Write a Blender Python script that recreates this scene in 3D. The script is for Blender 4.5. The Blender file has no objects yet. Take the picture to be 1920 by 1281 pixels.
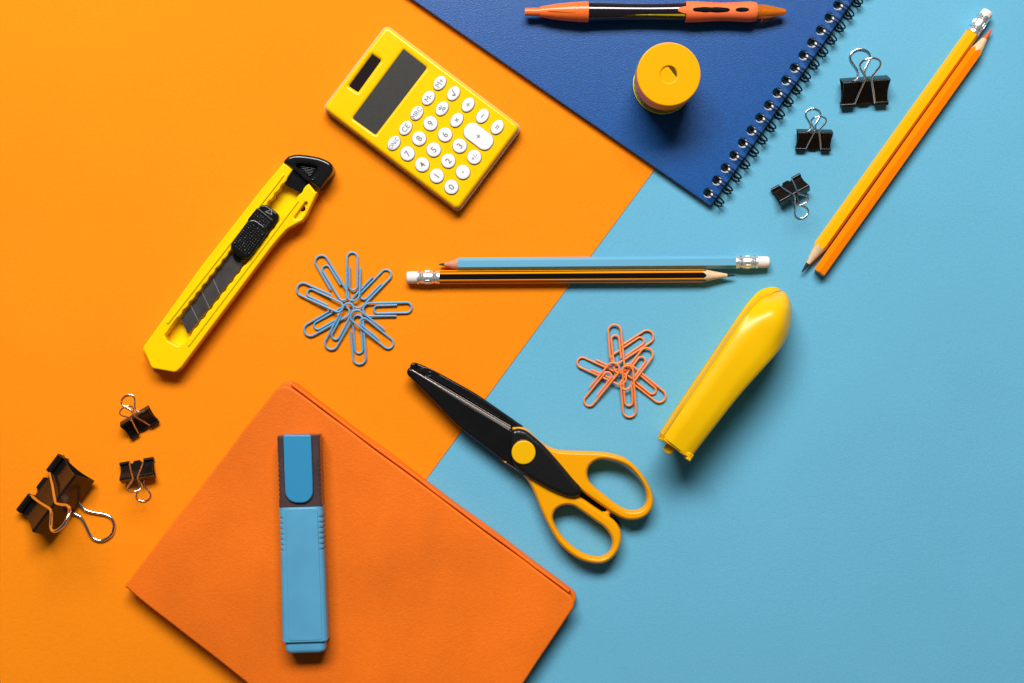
import bpy, math, random
from mathutils import Vector, Matrix
from mathutils.geometry import tessellate_polygon
random.seed(7)
PI = math.pi
scene = bpy.context.scene
COL = scene.collection

# ------------------------------------------------------------------ camera
HC = 819.4                       # camera height above the table, millimetres
cam_data = bpy.data.cameras.new('camera')
cam = bpy.data.objects.new('camera', cam_data)
COL.objects.link(cam)
cam_data.lens = 50; cam_data.sensor_width = 36
cam_data.clip_start = 0.01; cam_data.clip_end = 20
cam.location = (0, 0, HC/1000)
cam.rotation_euler = (0, 0, 0)
scene.camera = cam

# ------------------------------------------------------------------ world and lamps
world = bpy.data.worlds.new('World'); scene.world = world
world.use_nodes = True
bg = world.node_tree.nodes['Background']
bg.inputs[1].default_value = 0.25
_nt = world.node_tree
_tc = _nt.nodes.new('ShaderNodeTexCoord'); _sx = _nt.nodes.new('ShaderNodeSeparateXYZ')
_cr = _nt.nodes.new('ShaderNodeValToRGB')
_nt.links.new(_tc.outputs['Generated'], _sx.inputs[0]); _nt.links.new(_sx.outputs['Z'], _cr.inputs['Fac'])
_cr.color_ramp.elements[0].position = 0.0; _cr.color_ramp.elements[0].color = (0.30, 0.19, 0.12, 1)
_cr.color_ramp.elements[1].position = 0.95; _cr.color_ramp.elements[1].color = (0.13, 0.21, 0.26, 1)
_e = _cr.color_ramp.elements.new(0.45); _e.color = (0.42, 0.36, 0.32, 1)
_e = _cr.color_ramp.elements.new(0.70); _e.color = (0.22, 0.27, 0.31, 1)
_nt.links.new(_cr.outputs['Color'], bg.inputs[0])

def area(name, loc, target, size, power, color, sizey=None):
    d = bpy.data.lights.new(name, 'AREA')
    d.shape = 'RECTANGLE'; d.size = size; d.size_y = sizey or size
    d.energy = power; d.color = color
    o = bpy.data.objects.new(name, d); COL.objects.link(o)
    o.location = loc
    o.rotation_euler = (Vector(target) - Vector(loc)).to_track_quat('-Z', 'Y').to_euler()
    return o
area('key_softbox', (-0.14, 1.25, 1.48), (0.0, 0.0, 0), 1.45, 62.0, (1.0, 0.99, 0.985), 0.56)

scene.view_settings.view_transform = 'Standard'
scene.view_settings.look = 'None'
scene.view_settings.exposure = 0.0
scene.view_settings.gamma = 1.0
scene.view_settings.use_curve_mapping = False

# ------------------------------------------------------------------ materials
def mat(name, color, rough=0.5, metal=0.0, spec=0.5, coat=0.0, coat_rough=0.1, trans=0.0, ior=1.46,
        sss=0.0, sss_r=1.0, bump=None, var=None, var2=None, aniso=0.0, rvar=None):
    m = bpy.data.materials.new(name); m.use_nodes = True
    nt = m.node_tree; b = nt.nodes['Principled BSDF']
    b.inputs['Base Color'].default_value = (*color, 1)
    b.inputs['Roughness'].default_value = rough
    b.inputs['Metallic'].default_value = metal
    b.inputs['Specular IOR Level'].default_value = spec
    b.inputs['Coat Weight'].default_value = coat
    b.inputs['Coat Roughness'].default_value = coat_rough
    b.inputs['Transmission Weight'].default_value = trans
    b.inputs['IOR'].default_value = ior
    if sss:
        b.inputs['Subsurface Weight'].default_value = sss
        b.inputs['Subsurface Radius'].default_value = (sss_r, sss_r*.8, sss_r*.6)
        b.inputs['Subsurface Scale'].default_value = 0.002
    tc = nt.nodes.new('ShaderNodeTexCoord')
    def noise(scale, detail=3, rough_=0.55):
        n = nt.nodes.new('ShaderNodeTexNoise')
        n.inputs['Scale'].default_value = scale
        n.inputs['Detail'].default_value = detail
        n.inputs['Roughness'].default_value = rough_
        nt.links.new(tc.outputs['Object'], n.inputs['Vector'])
        return n
    prev = None
    for v in (var, var2):
        if not v: continue
        scale, lo, hi = v[:3]                       # multiply the base colour by lo..hi
        n = noise(scale, 4)
        mr = nt.nodes.new('ShaderNodeMapRange')
        mr.inputs['From Min'].default_value = 0.3; mr.inputs['From Max'].default_value = 0.7
        mr.inputs['To Min'].default_value = lo; mr.inputs['To Max'].default_value = hi
        nt.links.new(n.outputs['Fac'], mr.inputs['Value'])
        vm = nt.nodes.new('ShaderNodeVectorMath'); vm.operation = 'SCALE'
        if prev: nt.links.new(prev.outputs[0], vm.inputs[0])
        else: vm.inputs[0].default_value = color
        nt.links.new(mr.outputs[0], vm.inputs['Scale'])
        prev = vm
    if prev: nt.links.new(prev.outputs[0], b.inputs['Base Color'])
    if rvar:
        n = noise(rvar[0], 3)
        mr = nt.nodes.new('ShaderNodeMapRange')
        mr.inputs['From Min'].default_value = 0.35; mr.inputs['From Max'].default_value = 0.65
        mr.inputs['To Min'].default_value = rvar[1]; mr.inputs['To Max'].default_value = rvar[2]
        nt.links.new(n.outputs['Fac'], mr.inputs['Value'])
        nt.links.new(mr.outputs[0], b.inputs['Roughness'])
    if bump:
        hgt = None
        for (kind, scale, dist) in bump:
            if kind == 'noise':
                t = noise(scale, 2); out = t.outputs['Fac']
            elif kind == 'vor':
                t = nt.nodes.new('ShaderNodeTexVoronoi'); t.inputs['Scale'].default_value = scale
                t.feature = 'SMOOTH_F1'
                nt.links.new(tc.outputs['Object'], t.inputs['Vector']); out = t.outputs['Distance']
            bm = nt.nodes.new('ShaderNodeBump')
            bm.inputs['Strength'].default_value = 1.0
            bm.inputs['Distance'].default_value = dist
            nt.links.new(out, bm.inputs['Height'])
            if hgt: nt.links.new(hgt.outputs[0], bm.inputs['Normal'])
            hgt = bm
        nt.links.new(hgt.outputs[0], b.inputs['Normal'])
    return m

M = {}
M['orange_paper'] = mat('orange_card', (0.96, 0.256, 0.004), 0.85, spec=0.15, bump=[('noise', 1400, 0.00012), ('noise', 300, 0.00008)], var=(700, .965, 1.03), var2=(9, .97, 1.03))
M['blue_paper'] = mat('blue_card', (0.128, 0.405, 0.565), 0.85, spec=0.25, bump=[('noise', 1400, 0.00014), ('noise', 260, 0.0001)], var=(800, .94, 1.05), var2=(9, .97, 1.03))
M['leather'] = mat('orange_leather', (0.80, 0.152, 0.006), 0.5, spec=0.25, bump=[('vor', 1000, 0.00010), ('noise', 450, 0.00007)], var=(16, .86, 1.10), var2=(700, .95, 1.04))
M['cream'] = mat('cream_paper_block', (0.78, 0.68, 0.50), 0.8, bump=[('noise', 900, 0.0002)])
M['white_paper'] = mat('white_paper_block', (0.85, 0.85, 0.86), 0.7)
M['navy'] = mat('navy_plastic_cover', (0.001, 0.066, 0.255), 0.35, spec=0.48, bump=[('noise', 1300, 0.00012)], var=(1000, .8, 1.25))
M['back_board'] = mat('brown_back_board', (0.22, 0.15, 0.12), 0.6)
M['yellow'] = mat('yellow_plastic', (0.84, 0.47, 0.0005), 0.30, spec=0.35, bump=[('noise', 120, 0.00003)], sss=0.08)
M['yellow_calc'] = mat('calculator_yellow_plastic', (0.93, 0.53, 0.0005), 0.20, spec=0.35, bump=[('noise', 90, 0.00003)], sss=0.05)
M['yellow_knife'] = mat('knife_yellow_plastic', (0.93, 0.58, 0.0005), 0.22, spec=0.35, bump=[('noise', 140, 0.00004)], sss=0.1)
M['amber'] = mat('amber_plastic', (0.90, 0.375, 0.0005), 0.24, spec=0.22, bump=[('noise', 500, 0.00002)], sss=0.08)
M['handle'] = mat('warm_yellow_handle', (0.86, 0.345, 0.001), 0.24, spec=0.4, bump=[('noise', 90, 0.00004)], sss=0.1)
M['pin_yellow'] = mat('pivot_yellow', (0.80, 0.42, 0.001), 0.3, spec=0.3, bump=[('noise', 900, 0.00003)])
M['black'] = mat('black_plastic', (0.007, 0.006, 0.006), 0.2, spec=0.4, bump=[('noise', 300, 0.00003)], rvar=(90, .14, .26))
M['black_grain'] = mat('grained_black_plastic', (0.008, 0.007, 0.007), 0.3, spec=0.45, bump=[('vor', 1500, 0.00012)])
M['knurl'] = mat('knurled_black_plastic', (0.010, 0.009, 0.009), 0.3, spec=0.7, bump=[('noise', 900, 0.0003)])
M['window_black'] = mat('black_rubber_window', (0.004, 0.003, 0.003), 0.5, spec=0.05)
M['refill'] = mat('orange_refill', (0.6, 0.13, 0.02), 0.3)
M['rim_yellow'] = mat('bright_yellow_rim', (0.85, 0.72, 0.01), 0.2)
M['black_gloss'] = mat('glossy_black_paint', (0.008, 0.007, 0.007), 0.16, spec=0.6, bump=[('noise', 60, 0.00008)])
M['clip_black'] = mat('glossy_black_clip_steel', (0.008, 0.006, 0.005), 0.16, spec=0.45, bump=[('noise', 80, 0.00006)])
M['black_wire'] = mat('black_coated_wire', (0.006, 0.006, 0.007), 0.35, spec=0.2)
M['chrome'] = mat('nickel_wire', (0.78, 0.75, 0.72), 0.16, metal=1.0)
M['ferrule'] = mat('aluminium_ferrule', (0.90, 0.89, 0.87), 0.34, metal=0.85, bump=[('noise', 700, 0.0002)])
M['steel'] = mat('blade_steel', (0.085, 0.075, 0.07), 0.35, metal=0.6, bump=[('noise', 300, 0.00003)], var=(120, .8, 1.25))
M['steel_line'] = mat('bright_steel', (0.75, 0.72, 0.68), 0.3, metal=0.8)
M['lcd'] = mat('lcd_glass', (0.045, 0.042, 0.038), 0.25, spec=0.4, var=(1500, .8, 1.25))
M['solar'] = mat('solar_cell', (0.010, 0.004, 0.004), 0.2)
M['key'] = mat('white_key', (0.76, 0.75, 0.74), 0.35, sss=0.05)
M['print'] = mat('grey_print', (0.17, 0.16, 0.16), 0.5)
M['clear_shell'] = mat('clear_shell', (0.85, 0.75, 0.62), 0.15, trans=0.5)
M['clip_blue'] = mat('blue_vinyl_wire', (0.12, 0.36, 0.57), 0.35, spec=0.5, var=(60, .85, 1.15))
M['clip_orange'] = mat('orange_vinyl_wire', (0.95, 0.25, 0.06), 0.35, spec=0.5)
M['p_blue'] = mat('blue_lacquer', (0.135, 0.385, 0.55), 0.22, spec=0.45, bump=[('noise', 150, 0.00003)])
M['p_yellow'] = mat('yellow_lacquer', (0.95, 0.42, 0.002), 0.24, spec=0.18, bump=[('noise', 150, 0.00003)])
M['p_orange'] = mat('orange_lacquer', (0.95, 0.215, 0.002), 0.24, spec=0.12, bump=[('noise', 150, 0.00003)])
M['p_black'] = mat('black_lacquer', (0.006, 0.004, 0.004), 0.2, spec=0.3, bump=[('noise', 150, 0.00002)])
M['p_stripe'] = mat('stripe_lacquer', (0.90, 0.30, 0.004), 0.25, spec=0.2)
M['wood'] = mat('cedar_wood', (0.70, 0.48, 0.28), 0.65, bump=[('noise', 900, 0.0001)], var=(500, .85, 1.1))
M['wood_red'] = mat('reddish_wood', (0.62, 0.25, 0.13), 0.65, bump=[('noise', 900, 0.0001)], var=(500, .85, 1.1))
M['lead'] = mat('graphite', (0.035, 0.033, 0.035), 0.35, metal=0.3)
M['lead_red'] = mat('red_pigment_core', (0.72, 0.09, 0.012), 0.5)
M['eraser'] = mat('white_eraser', (0.80, 0.70, 0.62), 0.7, bump=[('noise', 500, 0.0002)], sss=0.1)
M['pen_orange'] = mat('pen_orange_plastic', (0.92, 0.165, 0.025), 0.22, spec=0.5, sss=0.1)
M['pen_grip'] = mat('pen_rubber_grip', (0.92, 0.165, 0.045), 0.6, spec=0.3)
M['pen_nose'] = mat('pen_amber_nose', (1.0, 0.30, 0.02), 0.08, trans=0.6)
M['pen_barrel'] = mat('smoked_barrel', (0.012, 0.008, 0.010), 0.10, coat=0.6)
M['pen_glow'] = mat('painted_yellow_glint', (0.45, 0.38, 0.02), 0.15)  # colour of the highlight painted on the pen barrel
M['ink_core'] = mat('blue_ink_core', (0.04, 0.22, 0.50), 0.6, var=(60, .8, 1.2))
M['hl_body'] = mat('highlighter_blue_plastic', (0.105, 0.375, 0.58), 0.30, trans=0.12, bump=[('noise', 60, 0.00008)], var=(45, .92, 1.08))
M['hl_clip'] = mat('highlighter_clip_blue', (0.032, 0.25, 0.45), 0.35, sss=0.1)
M['hl_cap'] = mat('smoked_cap', (0.20, 0.13, 0.13), 0.18, trans=0.7, var=(60, .8, 1.2))
M['smoke_yellow'] = mat('clear_yellow_container', (0.85, 0.75, 0.05), 0.08, trans=0.85, ior=1.3)
M['shaving'] = mat('dark_blade_block', (0.07, 0.05, 0.008), 0.5, spec=0.05)

# ------------------------------------------------------------------ helpers (all lengths in mm)
PXMM = 590.0/1920
def P(x, y, z=0.0):
    k = PXMM*(1 - z/HC)
    return Vector(((x-960)*k, (640.5-y)*k, z))
def Z(ox, oy, f):
    return lambda p, z=0.0: P(ox + p[0]/f, oy + p[1]/f, z)

ROOT = {}
def thing(name, label, cat, loc=(0, 0, 0), rotz=0.0, group=None, rot=None):
    o = bpy.data.objects.new(name, None); COL.objects.link(o)
    o.empty_display_size = 0.01
    o.location = Vector(loc)*0.001
    o.rotation_euler = rot if rot else (0, 0, rotz)
    o['label'] = label; o['category'] = cat
    if group: o['group'] = group
    R = o.rotation_euler.to_matrix().to_4x4()
    ROOT[o.name] = (Matrix.Translation(Vector(loc)) @ R).inverted()
    return o

def part(name, geo, material, parent=None, local=False, sharp=35, wn=True, label=None, mats=None):
    verts, faces = geo[0], geo[1]
    fm = geo[2] if len(geo) > 2 else None
    if parent is not None and not local:
        r = parent
        while r.parent: r = r.parent
        inv = ROOT[r.name]
        verts = [inv @ Vector(v) for v in verts]
    me = bpy.data.meshes.new(name)
    me.from_pydata([tuple(Vector(v)*0.001) for v in verts], [], faces)
    me.validate(); me.update()
    for m_ in (mats or [material]): me.materials.append(m_)
    if fm and len(fm) == len(me.polygons):
        for p_, i in zip(me.polygons, fm): p_.material_index = i
    for p_ in me.polygons: p_.use_smooth = True
    if sharp is not None:
        import bmesh
        bm = bmesh.new(); bm.from_mesh(me)
        bmesh.ops.recalc_face_normals(bm, faces=bm.faces)
        lim = math.radians(sharp)
        for e in bm.edges:
            if len(e.link_faces) == 2:
                e.smooth = e.calc_face_angle(0) < lim
        bm.to_mesh(me); bm.free()
    o = bpy.data.objects.new(name, me); COL.objects.link(o)
    if parent is not None: o.parent = parent
    if wn:
        w = o.modifiers.new('weighted_normals', 'WEIGHTED_NORMAL'); w.keep_sharp = True
    if label: o['label'] = label
    return o

def join(*geos):
    V, F, I = [], [], []
    anym = any(len(g) > 2 for g in geos)
    for g in geos:
        n = len(V); V += list(g[0]); F += [tuple(i+n for i in f) for f in g[1]]
        I += list(g[2]) if len(g) > 2 else [0]*len(g[1])
    return (V, F, I) if anym else (V, F)

def xf(geo, mtx):
    return ([mtx @ Vector(v) for v in geo[0]],) + tuple(geo[1:])

def area2(lp):
    return 0.5*sum(lp[i][0]*lp[(i+1) % len(lp)][1] - lp[(i+1) % len(lp)][0]*lp[i][1] for i in range(len(lp)))

def clean(lp, eps=1e-4):
    out = []
    for p in lp:
        if not out or (Vector(p[:2]) - Vector(out[-1][:2])).length > eps: out.append(Vector(p[:2]))
    if (out[0]-out[-1]).length < eps: out.pop()
    return out

def offset(lp, d):                       # lp counter-clockwise: positive d moves to the inside (left side)
    n = len(lp); out = []
    for i in range(n):
        a, b, c = lp[i-1], lp[i], lp[(i+1) % n]
        e1 = (b-a).normalized(); e2 = (c-b).normalized()
        n1 = Vector((-e1.y, e1.x)); n2 = Vector((-e2.y, e2.x))
        m = n1+n2
        if m.length < 1e-6: m = n1.copy()
        m.normalize()
        k = max(0.35, m.dot(n1))
        out.append(b + m*(d/k))
    return out

def plate(outer, z0, z1, bt=0.0, bb=0.0, holes=(), n=4, et=1.0):
    """solid plate from a flat outline with holes; bt / bb round the top and bottom rims. et<1 lowers the vertical size of the rounding"""
    loops = []
    o = clean(outer)
    if area2(o) < 0: o.reverse()
    loops.append(o)
    for h in holes:
        h = clean(h)
        if area2(h) > 0: h.reverse()      # clockwise: left side is the material side
        loops.append(h)
    prof = []
    if bb > 0:
        for i in range(n):
            a = PI/2*i/n; prof.append((bb*(1-math.sin(a)), z0 + bb*et*(1-math.cos(a))))
    prof.append((0, z0 + bb*et if bb > 0 else z0))
    prof.append((0, z1 - bt*et if bt > 0 else z1))
    if bt > 0:
        for i in range(1, n+1):
            a = PI/2*i/n; prof.append((bt*(1-math.cos(a)), z1 - bt*et*(1-math.sin(a))))
    V, F = [], []
    rings = []
    for lp in loops:
        rr = []
        for (d, z) in prof:
            q = offset(lp, d) if d > 0 else lp
            rr.append((len(V), len(q)))
            V += [Vector((p.x, p.y, z)) for p in q]
        rings.append(rr)
        for a in range(len(prof)-1):
            s0, m = rr[a]; s1, _ = rr[a+1]
            for i in range(m):
                j = (i+1) % m
                F.append((s0+i, s0+j, s1+j, s1+i))
    for which in (0, -1):
        polys, idx = [], []
        for rr in rings:
            s, m = rr[which]
            polys.append([V[s+i].copy() for i in range(m)])
            idx += list(range(s, s+m))
        for q in polys:
            for p in q: p.z = 0
        for t in tessellate_polygon(polys):
            t = tuple(idx[i] for i in t)
            a, b, c = V[t[0]], V[t[1]], V[t[2]]
            up = (b-a).cross(c-a).z > 0
            if (which == -1) != up: t = (t[0], t[2], t[1])
            F.append(t)
    return V, F

def rpoly(pts, r, n=6):                    # polygon with rounded corners; r one number or one per corner
    pts = [Vector(p[:2]) for p in pts]; out = []; N = len(pts)
    for i in range(N):
        a, b, c = pts[i-1], pts[i], pts[(i+1) % N]
        ri = r[i] if isinstance(r, (list, tuple)) else r
        if ri <= 0: out.append(b); continue
        u = (a-b).normalized(); w = (c-b).normalized()
        ang = math.acos(max(-1, min(1, u.dot(w))))
        d = min(ri/math.tan(ang/2), (a-b).length*.49, (c-b).length*.49)
        p, q = b+u*d, b+w*d
        rr = d*math.tan(ang/2)
        bis = (u+w).normalized(); ctr = b + bis*(rr/math.sin(ang/2))
        a0 = math.atan2(p.y-ctr.y, p.x-ctr.x); a1 = math.atan2(q.y-ctr.y, q.x-ctr.x)
        da = (a1-a0+PI) % (2*PI) - PI
        for k in range(n+1):
            t = a0+da*k/n; out.append(ctr + Vector((math.cos(t), math.sin(t)))*rr)
    return out

def cat(pts, n=6, closed=True):            # Catmull-Rom, works in 2D and 3D
    pts = [Vector(p) for p in pts]; N = len(pts); out = []
    rng = range(N) if closed else range(N-1)
    for i in rng:
        if closed: p0, p1, p2, p3 = pts[i-1], pts[i], pts[(i+1) % N], pts[(i+2) % N]
        else:
            p1, p2 = pts[i], pts[i+1]
            p0 = pts[i-1] if i > 0 else p1*2-p2
            p3 = pts[i+2] if i+2 < N else p2*2-p1
        for k in range(n):
            t = k/n
            out.append(0.5*((2*p1) + (p2-p0)*t + (2*p0-5*p1+4*p2-p3)*t*t + (3*p1-p0-3*p2+p3)*t*t*t))
    if not closed: out.append(pts[-1].copy())
    return out

def loft(secs, caps=True, closed_sec=True):
    V, F = [], []; n = len(secs[0])
    for s in secs: V += [Vector(p) for p in s]
    for a in range(len(secs)-1):
        for i in range(n if closed_sec else n-1):
            j = (i+1) % n
            F.append((a*n+i, a*n+j, (a+1)*n+j, (a+1)*n+i))
    if caps:
        F.append(tuple(reversed(range(n)))); F.append(tuple(range((len(secs)-1)*n, len(secs)*n)))
    return V, F

def frame(p0, p1):
    p0, p1 = Vector(p0), Vector(p1)
    ax = (p1-p0).normalized()
    up = Vector((0, 0, 1)); up = (up - ax*up.dot(ax))
    if up.length < 1e-4: up = Vector((0, 1, 0))
    up.normalize(); side = ax.cross(up)
    return p0, ax, side, up

def lathe(p0, p1, prof, seg=32, caps=True, absolute=True):
    o, ax, sd, up = frame(p0, p1)
    secs = []
    for (t, r) in prof:
        r = max(r, 1e-3)
        secs.append([o + ax*t + up*(r*math.cos(2*PI*i/seg)) + sd*(r*math.sin(2*PI*i/seg)) for i in range(seg)])
    return loft(secs, caps)

def tube(path, r, seg=10, closed=False):
    path = [Vector(p) for p in path]; n = len(path); secs = []
    nrm = None
    for i in range(n):
        if closed: t = (path[(i+1) % n]-path[i-1])
        else: t = path[min(i+1, n-1)] - path[max(i-1, 0)]
        t.normalize()
        if nrm is None:
            nrm = Vector((0, 0, 1)) if abs(t.z) < .9 else Vector((1, 0, 0))
        nrm = nrm - t*nrm.dot(t); nrm.normalize()
        b = t.cross(nrm)
        secs.append([path[i] + nrm*(r*math.cos(2*PI*k/seg)) + b*(r*math.sin(2*PI*k/seg)) for k in range(seg)])
    if closed: secs.append(secs[0])
    return loft(secs, not closed)

def box(c, sx, sy, sz, b=0.0, ang=0.0):
    ca, sa = math.cos(ang), math.sin(ang)
    pts = [Vector((c[0]+ca*x*sx/2-sa*y*sy/2, c[1]+sa*x*sx/2+ca*y*sy/2)) for x, y in ((-1, -1), (1, -1), (1, 1), (-1, 1))]
    return plate(rpoly(pts, b) if b else pts, c[2], c[2]+sz, bt=b, n=2)

def text_geo(s, size, depth=0.12):
    cu = bpy.data.curves.new('txt', 'FONT'); cu.body = s; cu.size = size
    cu.align_x = 'CENTER'; cu.align_y = 'CENTER'; cu.extrude = depth/2; cu.offset = size*(0.010 if len(s) == 1 else 0.0); cu.resolution_u = 4
    ob = bpy.data.objects.new('txt', cu); COL.objects.link(ob)
    bpy.context.view_layer.update()
    me = bpy.data.meshes.new_from_object(ob.evaluated_get(bpy.context.evaluated_depsgraph_get()))
    V = [v.co.copy() for v in me.vertices]; F = [tuple(p.vertices) for p in me.polygons]
    bpy.data.objects.remove(ob); bpy.data.curves.remove(cu); bpy.data.meshes.remove(me)
    if V:                                    # centre it on its own box
        cx = (min(v.x for v in V)+max(v.x for v in V))/2; cy = (min(v.y for v in V)+max(v.y for v in V))/2
        V = [Vector((v.x-cx, v.y-cy, v.z)) for v in V]
    return V, F

def copy_tree(o, parent=None):
    c = o.copy(); COL.objects.link(c)
    if parent is not None: c.parent = parent
    for ch in list(o.children): copy_tree(ch, c)
    return c

# ------------------------------------------------------------------ the surface: two sheets of card
def structure(o, label=None):
    o['kind'] = 'structure'
    if label: o['label'] = label
    return o
structure(part('blue_table_surface', plate([(-1500, -1300), (1500, -1300), (1500, 1300), (-1500, 1300)], -1.0, 0), M['blue_paper'], wn=False),
          'matt light blue card covering the right side of the surface')
e0, e1 = P(1222, 325), P(798, 900)
dd = (e1-e0).normalized()
a0 = e0 - dd*1300; a1 = e1 + dd*1300
structure(part('orange_table_surface', plate([a0, a1, (-1600, a1.y), (-1600, a0.y)], 0.02, 0.5, bt=0.08, n=2), M['orange_paper'], wn=False),
          'matt orange card covering the left side of the surface')
T = 0.5                                     # top of the orange card

# ------------------------------------------------------------------ blue spiral notebook
cB = P(1333, 386, 4.6); cL = P(775, 0, 4.6)
uB = (cL-cB); uB.z = 0; uB.normalize()       # along the plain edge, away from the corner
vB = Vector((-uB.y, uB.x, 0)); vB = vB if vB.y > 0 else -vB   # along the coil edge
NB = 4.6
nb = thing('spiral_notebook', 'large navy blue plastic notebook with black wire binding', 'notebook', (cB.x, cB.y, 0))
def nbp(a, b): return Vector((cB.x, cB.y)) + uB.xy*a + vB.xy*b
W_, L_ = 296.0, 210.0
holes_c = []
h0 = P(1328, 362, NB) ; h0l = Vector((h0.x, h0.y)) - Vector((cB.x, cB.y))
ha, hb = h0l.dot(uB.xy), h0l.dot(vB.xy)
pitch = 8.72
nh = int((L_-hb-4)/pitch)+1
for i in range(nh): holes_c.append((ha, hb+pitch*i))
def circ(c, r, n=20, a0=0): return [Vector((c[0]+r*math.cos(2*PI*i/n+a0), c[1]+r*math.sin(2*PI*i/n+a0))) for i in range(n)]
cover = rpoly([nbp(0, 0), nbp(0, L_), nbp(W_, L_), nbp(W_, 0)], [1.5, 1.5, 4, 4])
HR = 2.8
part('front_cover', plate(cover, NB-0.7, NB, bt=0.25, n=2, holes=[circ(nbp(a, b), HR) for a, b in holes_c]), M['navy'], nb)
inner = [nbp(.5, .35), nbp(.5, L_-.35), nbp(W_-1, L_-.35), nbp(W_-1, .35)]
part('page_block', plate(inner, T+0.9, NB-0.75, holes=[circ(nbp(a, b)+Vector((-.5, .5)), 2.45) for a, b in holes_c]), M['white_paper'], nb)
part('back_cover', plate([p + (p-nbp(W_/2, L_/2)).normalized()*.3 for p in cover], T, T+0.85, bb=0.1, n=2, holes=[circ(nbp(a, b)+Vector((-.5, .5)), 2.45) for a, b in holes_c]), M['back_board'], nb)
# wire binding: one continuous wire of twin loops
wire = []
for (a, b) in holes_c:
    cz = NB/2+1.4; R = 6.0; ca = ha+0.9-R*0.93
    for off in (-1.05, 1.05):
        for k in range(19):
            deg = -62 + 312*k/18; th = math.radians(deg)
            sh_ = -max(0, deg-80)/170*1.1
            q_ = nbp(ca + R*math.cos(th), b + off + sh_)
            wire.append(Vector((q_.x, q_.y, max(.62, cz + R*0.78*math.sin(th)))))
part('wire_binding', tube(cat(wire, 2, closed=False), 0.47, 8), M['black_wire'], nb, wn=False, sharp=60)

# ------------------------------------------------------------------ orange leather notebook
TO = 12.5
cl, ct, cr = P(232, 1100, TO), P(529, 714, TO), P(1084, 1128, TO)
c4 = P(802.4, 1547, TO)
on = thing('leather_notebook', 'closed orange leather notebook with rounded corners under the highlighter', 'notebook', ((cl.x+cr.x)/2, (cl.y+cr.y)/2, T))
out_top = rpoly([cl, ct, cr, c4], [1.2, 7, 6, 1.2], n=10)
# soft cover: slightly uneven edge
def wob(lp, amp, f, seed):
    o = []
    for i, p in enumerate(lp):
        o.append(p)
    return o
def dens(lp, step):
    o = []; N = len(lp)
    for i in range(N):
        a, b = lp[i], lp[(i+1) % N]; m = max(1, int((b-a).length/step))
        for k in range(m): o.append(a.lerp(b, k/m))
    return o
def jitter(lp, amp):
    c = len(lp); ph = [random.uniform(0, 6) for _ in range(4)]; L = 0; o = []
    for i, p in enumerate(lp):
        L += (lp[i]-lp[i-1]).length if i else 0
        o.append(p + Vector((math.sin(L/13+ph[0])+.6*math.sin(L/5+ph[1]), math.sin(L/11+ph[2])+.6*math.sin(L/6+ph[3])))*amp)
    return o
top_lp = jitter(dens(out_top, 2.5), 0.12)
part('front_cover', plate(top_lp, TO-2.6, TO, bt=1.3, bb=0.9, n=5), M['leather'], on)
nO = (ct-cl).normalized().xy
low_lp = jitter(dens([p + nO*2.6 for p in out_top], 2.5), 0.18)
part('back_cover', plate(low_lp, T, T+5.2, bt=1.2, bb=0.6, n=4), M['leather'], on)
ins = offset([Vector(p[:2]) for p in (out_top if area2(out_top) > 0 else list(reversed(out_top)))], 2.2)
part('page_block', plate(ins, T+5.22, TO-2.62), M['cream'], on)
fo0, fo1 = ct.xy + (cr-ct).xy.normalized()*5 + nO*.32, cr.xy - (cr-ct).xy.normalized()*4.5 + nO*.32
fold = jitter(dens([fo0, fo1], 2.5)[:int((fo1-fo0).length/2.5)], 0.10)
part('edge_fold', plate(fold + [p + nO*1.9 for p in reversed(fold)], T+4.0, TO-1.6, bt=.85, n=4), M['leather'], on)
# spine joins the covers along the lower-left edge
dS = (c4-cl).xy.normalized(); nS = Vector((-(c4-cl).y, (c4-cl).x)).normalized()
if nS.dot((cr-cl).xy) < 0: nS = -nS
sp = [cl.xy+nS*0.05+dS*1.0, c4.xy+nS*0.05-dS*1.0, c4.xy+nS*2.6-dS*1.0, cl.xy+nS*2.6+dS*1.0]
part('spine', plate(sp, T+1.4, TO-1.2), M['leather'], on)

# ------------------------------------------------------------------ calculator
KC = 10.5
q = Z(590, 30, 3.285)
cx = thing('calculator', 'yellow pocket calculator with white round keys and blank grey display', 'calculator', P(791, 221, T))
c_pts = [P(602, 202, KC), P(723, 43, KC), P(980, 237, KC), P(859, 398, KC)]
uC = ((c_pts[2]-c_pts[1])+(c_pts[3]-c_pts[0])).xy.normalized()     # towards the 0 key
vC = Vector((-uC.y, uC.x))                                           # along a row of keys, left to right
if vC.y < 0: vC = -vC
angC = math.atan2(vC.y, vC.x)
part('clear_base', plate(rpoly(c_pts, 3.5), T, 7.4, bt=1.0, bb=1.2), M['clear_shell'], cx)
ccen = sum((p.xy for p in c_pts), Vector((0, 0)))/4
def cshift(p, d): return p.xy + (ccen-p.xy).normalized()*d
def cp(zx, zy, z=KC): return q((zx, zy), z).xy
disp = [cp(548, 212), cp(684, 318), cp(374, 724), cp(240, 628)]
sol = [cp(354, 238), cp(406, 272), cp(266, 466), cp(212, 430)]
part('body', plate(rpoly([cshift(p, 1.2) for p in c_pts], 3.0), 4.6, KC, bt=2.2, holes=[rpoly(disp, .5), rpoly(sol, .5)], n=6, et=1.0), M['yellow_calc'], cx)
part('display', plate(offset(clean(rpoly(disp, .5)) if area2(disp) > 0 else list(reversed(clean(rpoly(disp, .5)))), -0.6), 8.3, KC-0.55), M['lcd'], cx)
part('solar_panel', plate(offset(clean(rpoly(sol, .5)) if area2(sol) > 0 else list(reversed(clean(rpoly(sol, .5)))), -0.6), 7.6, KC-1.3), M['solar'], cx)
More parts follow.
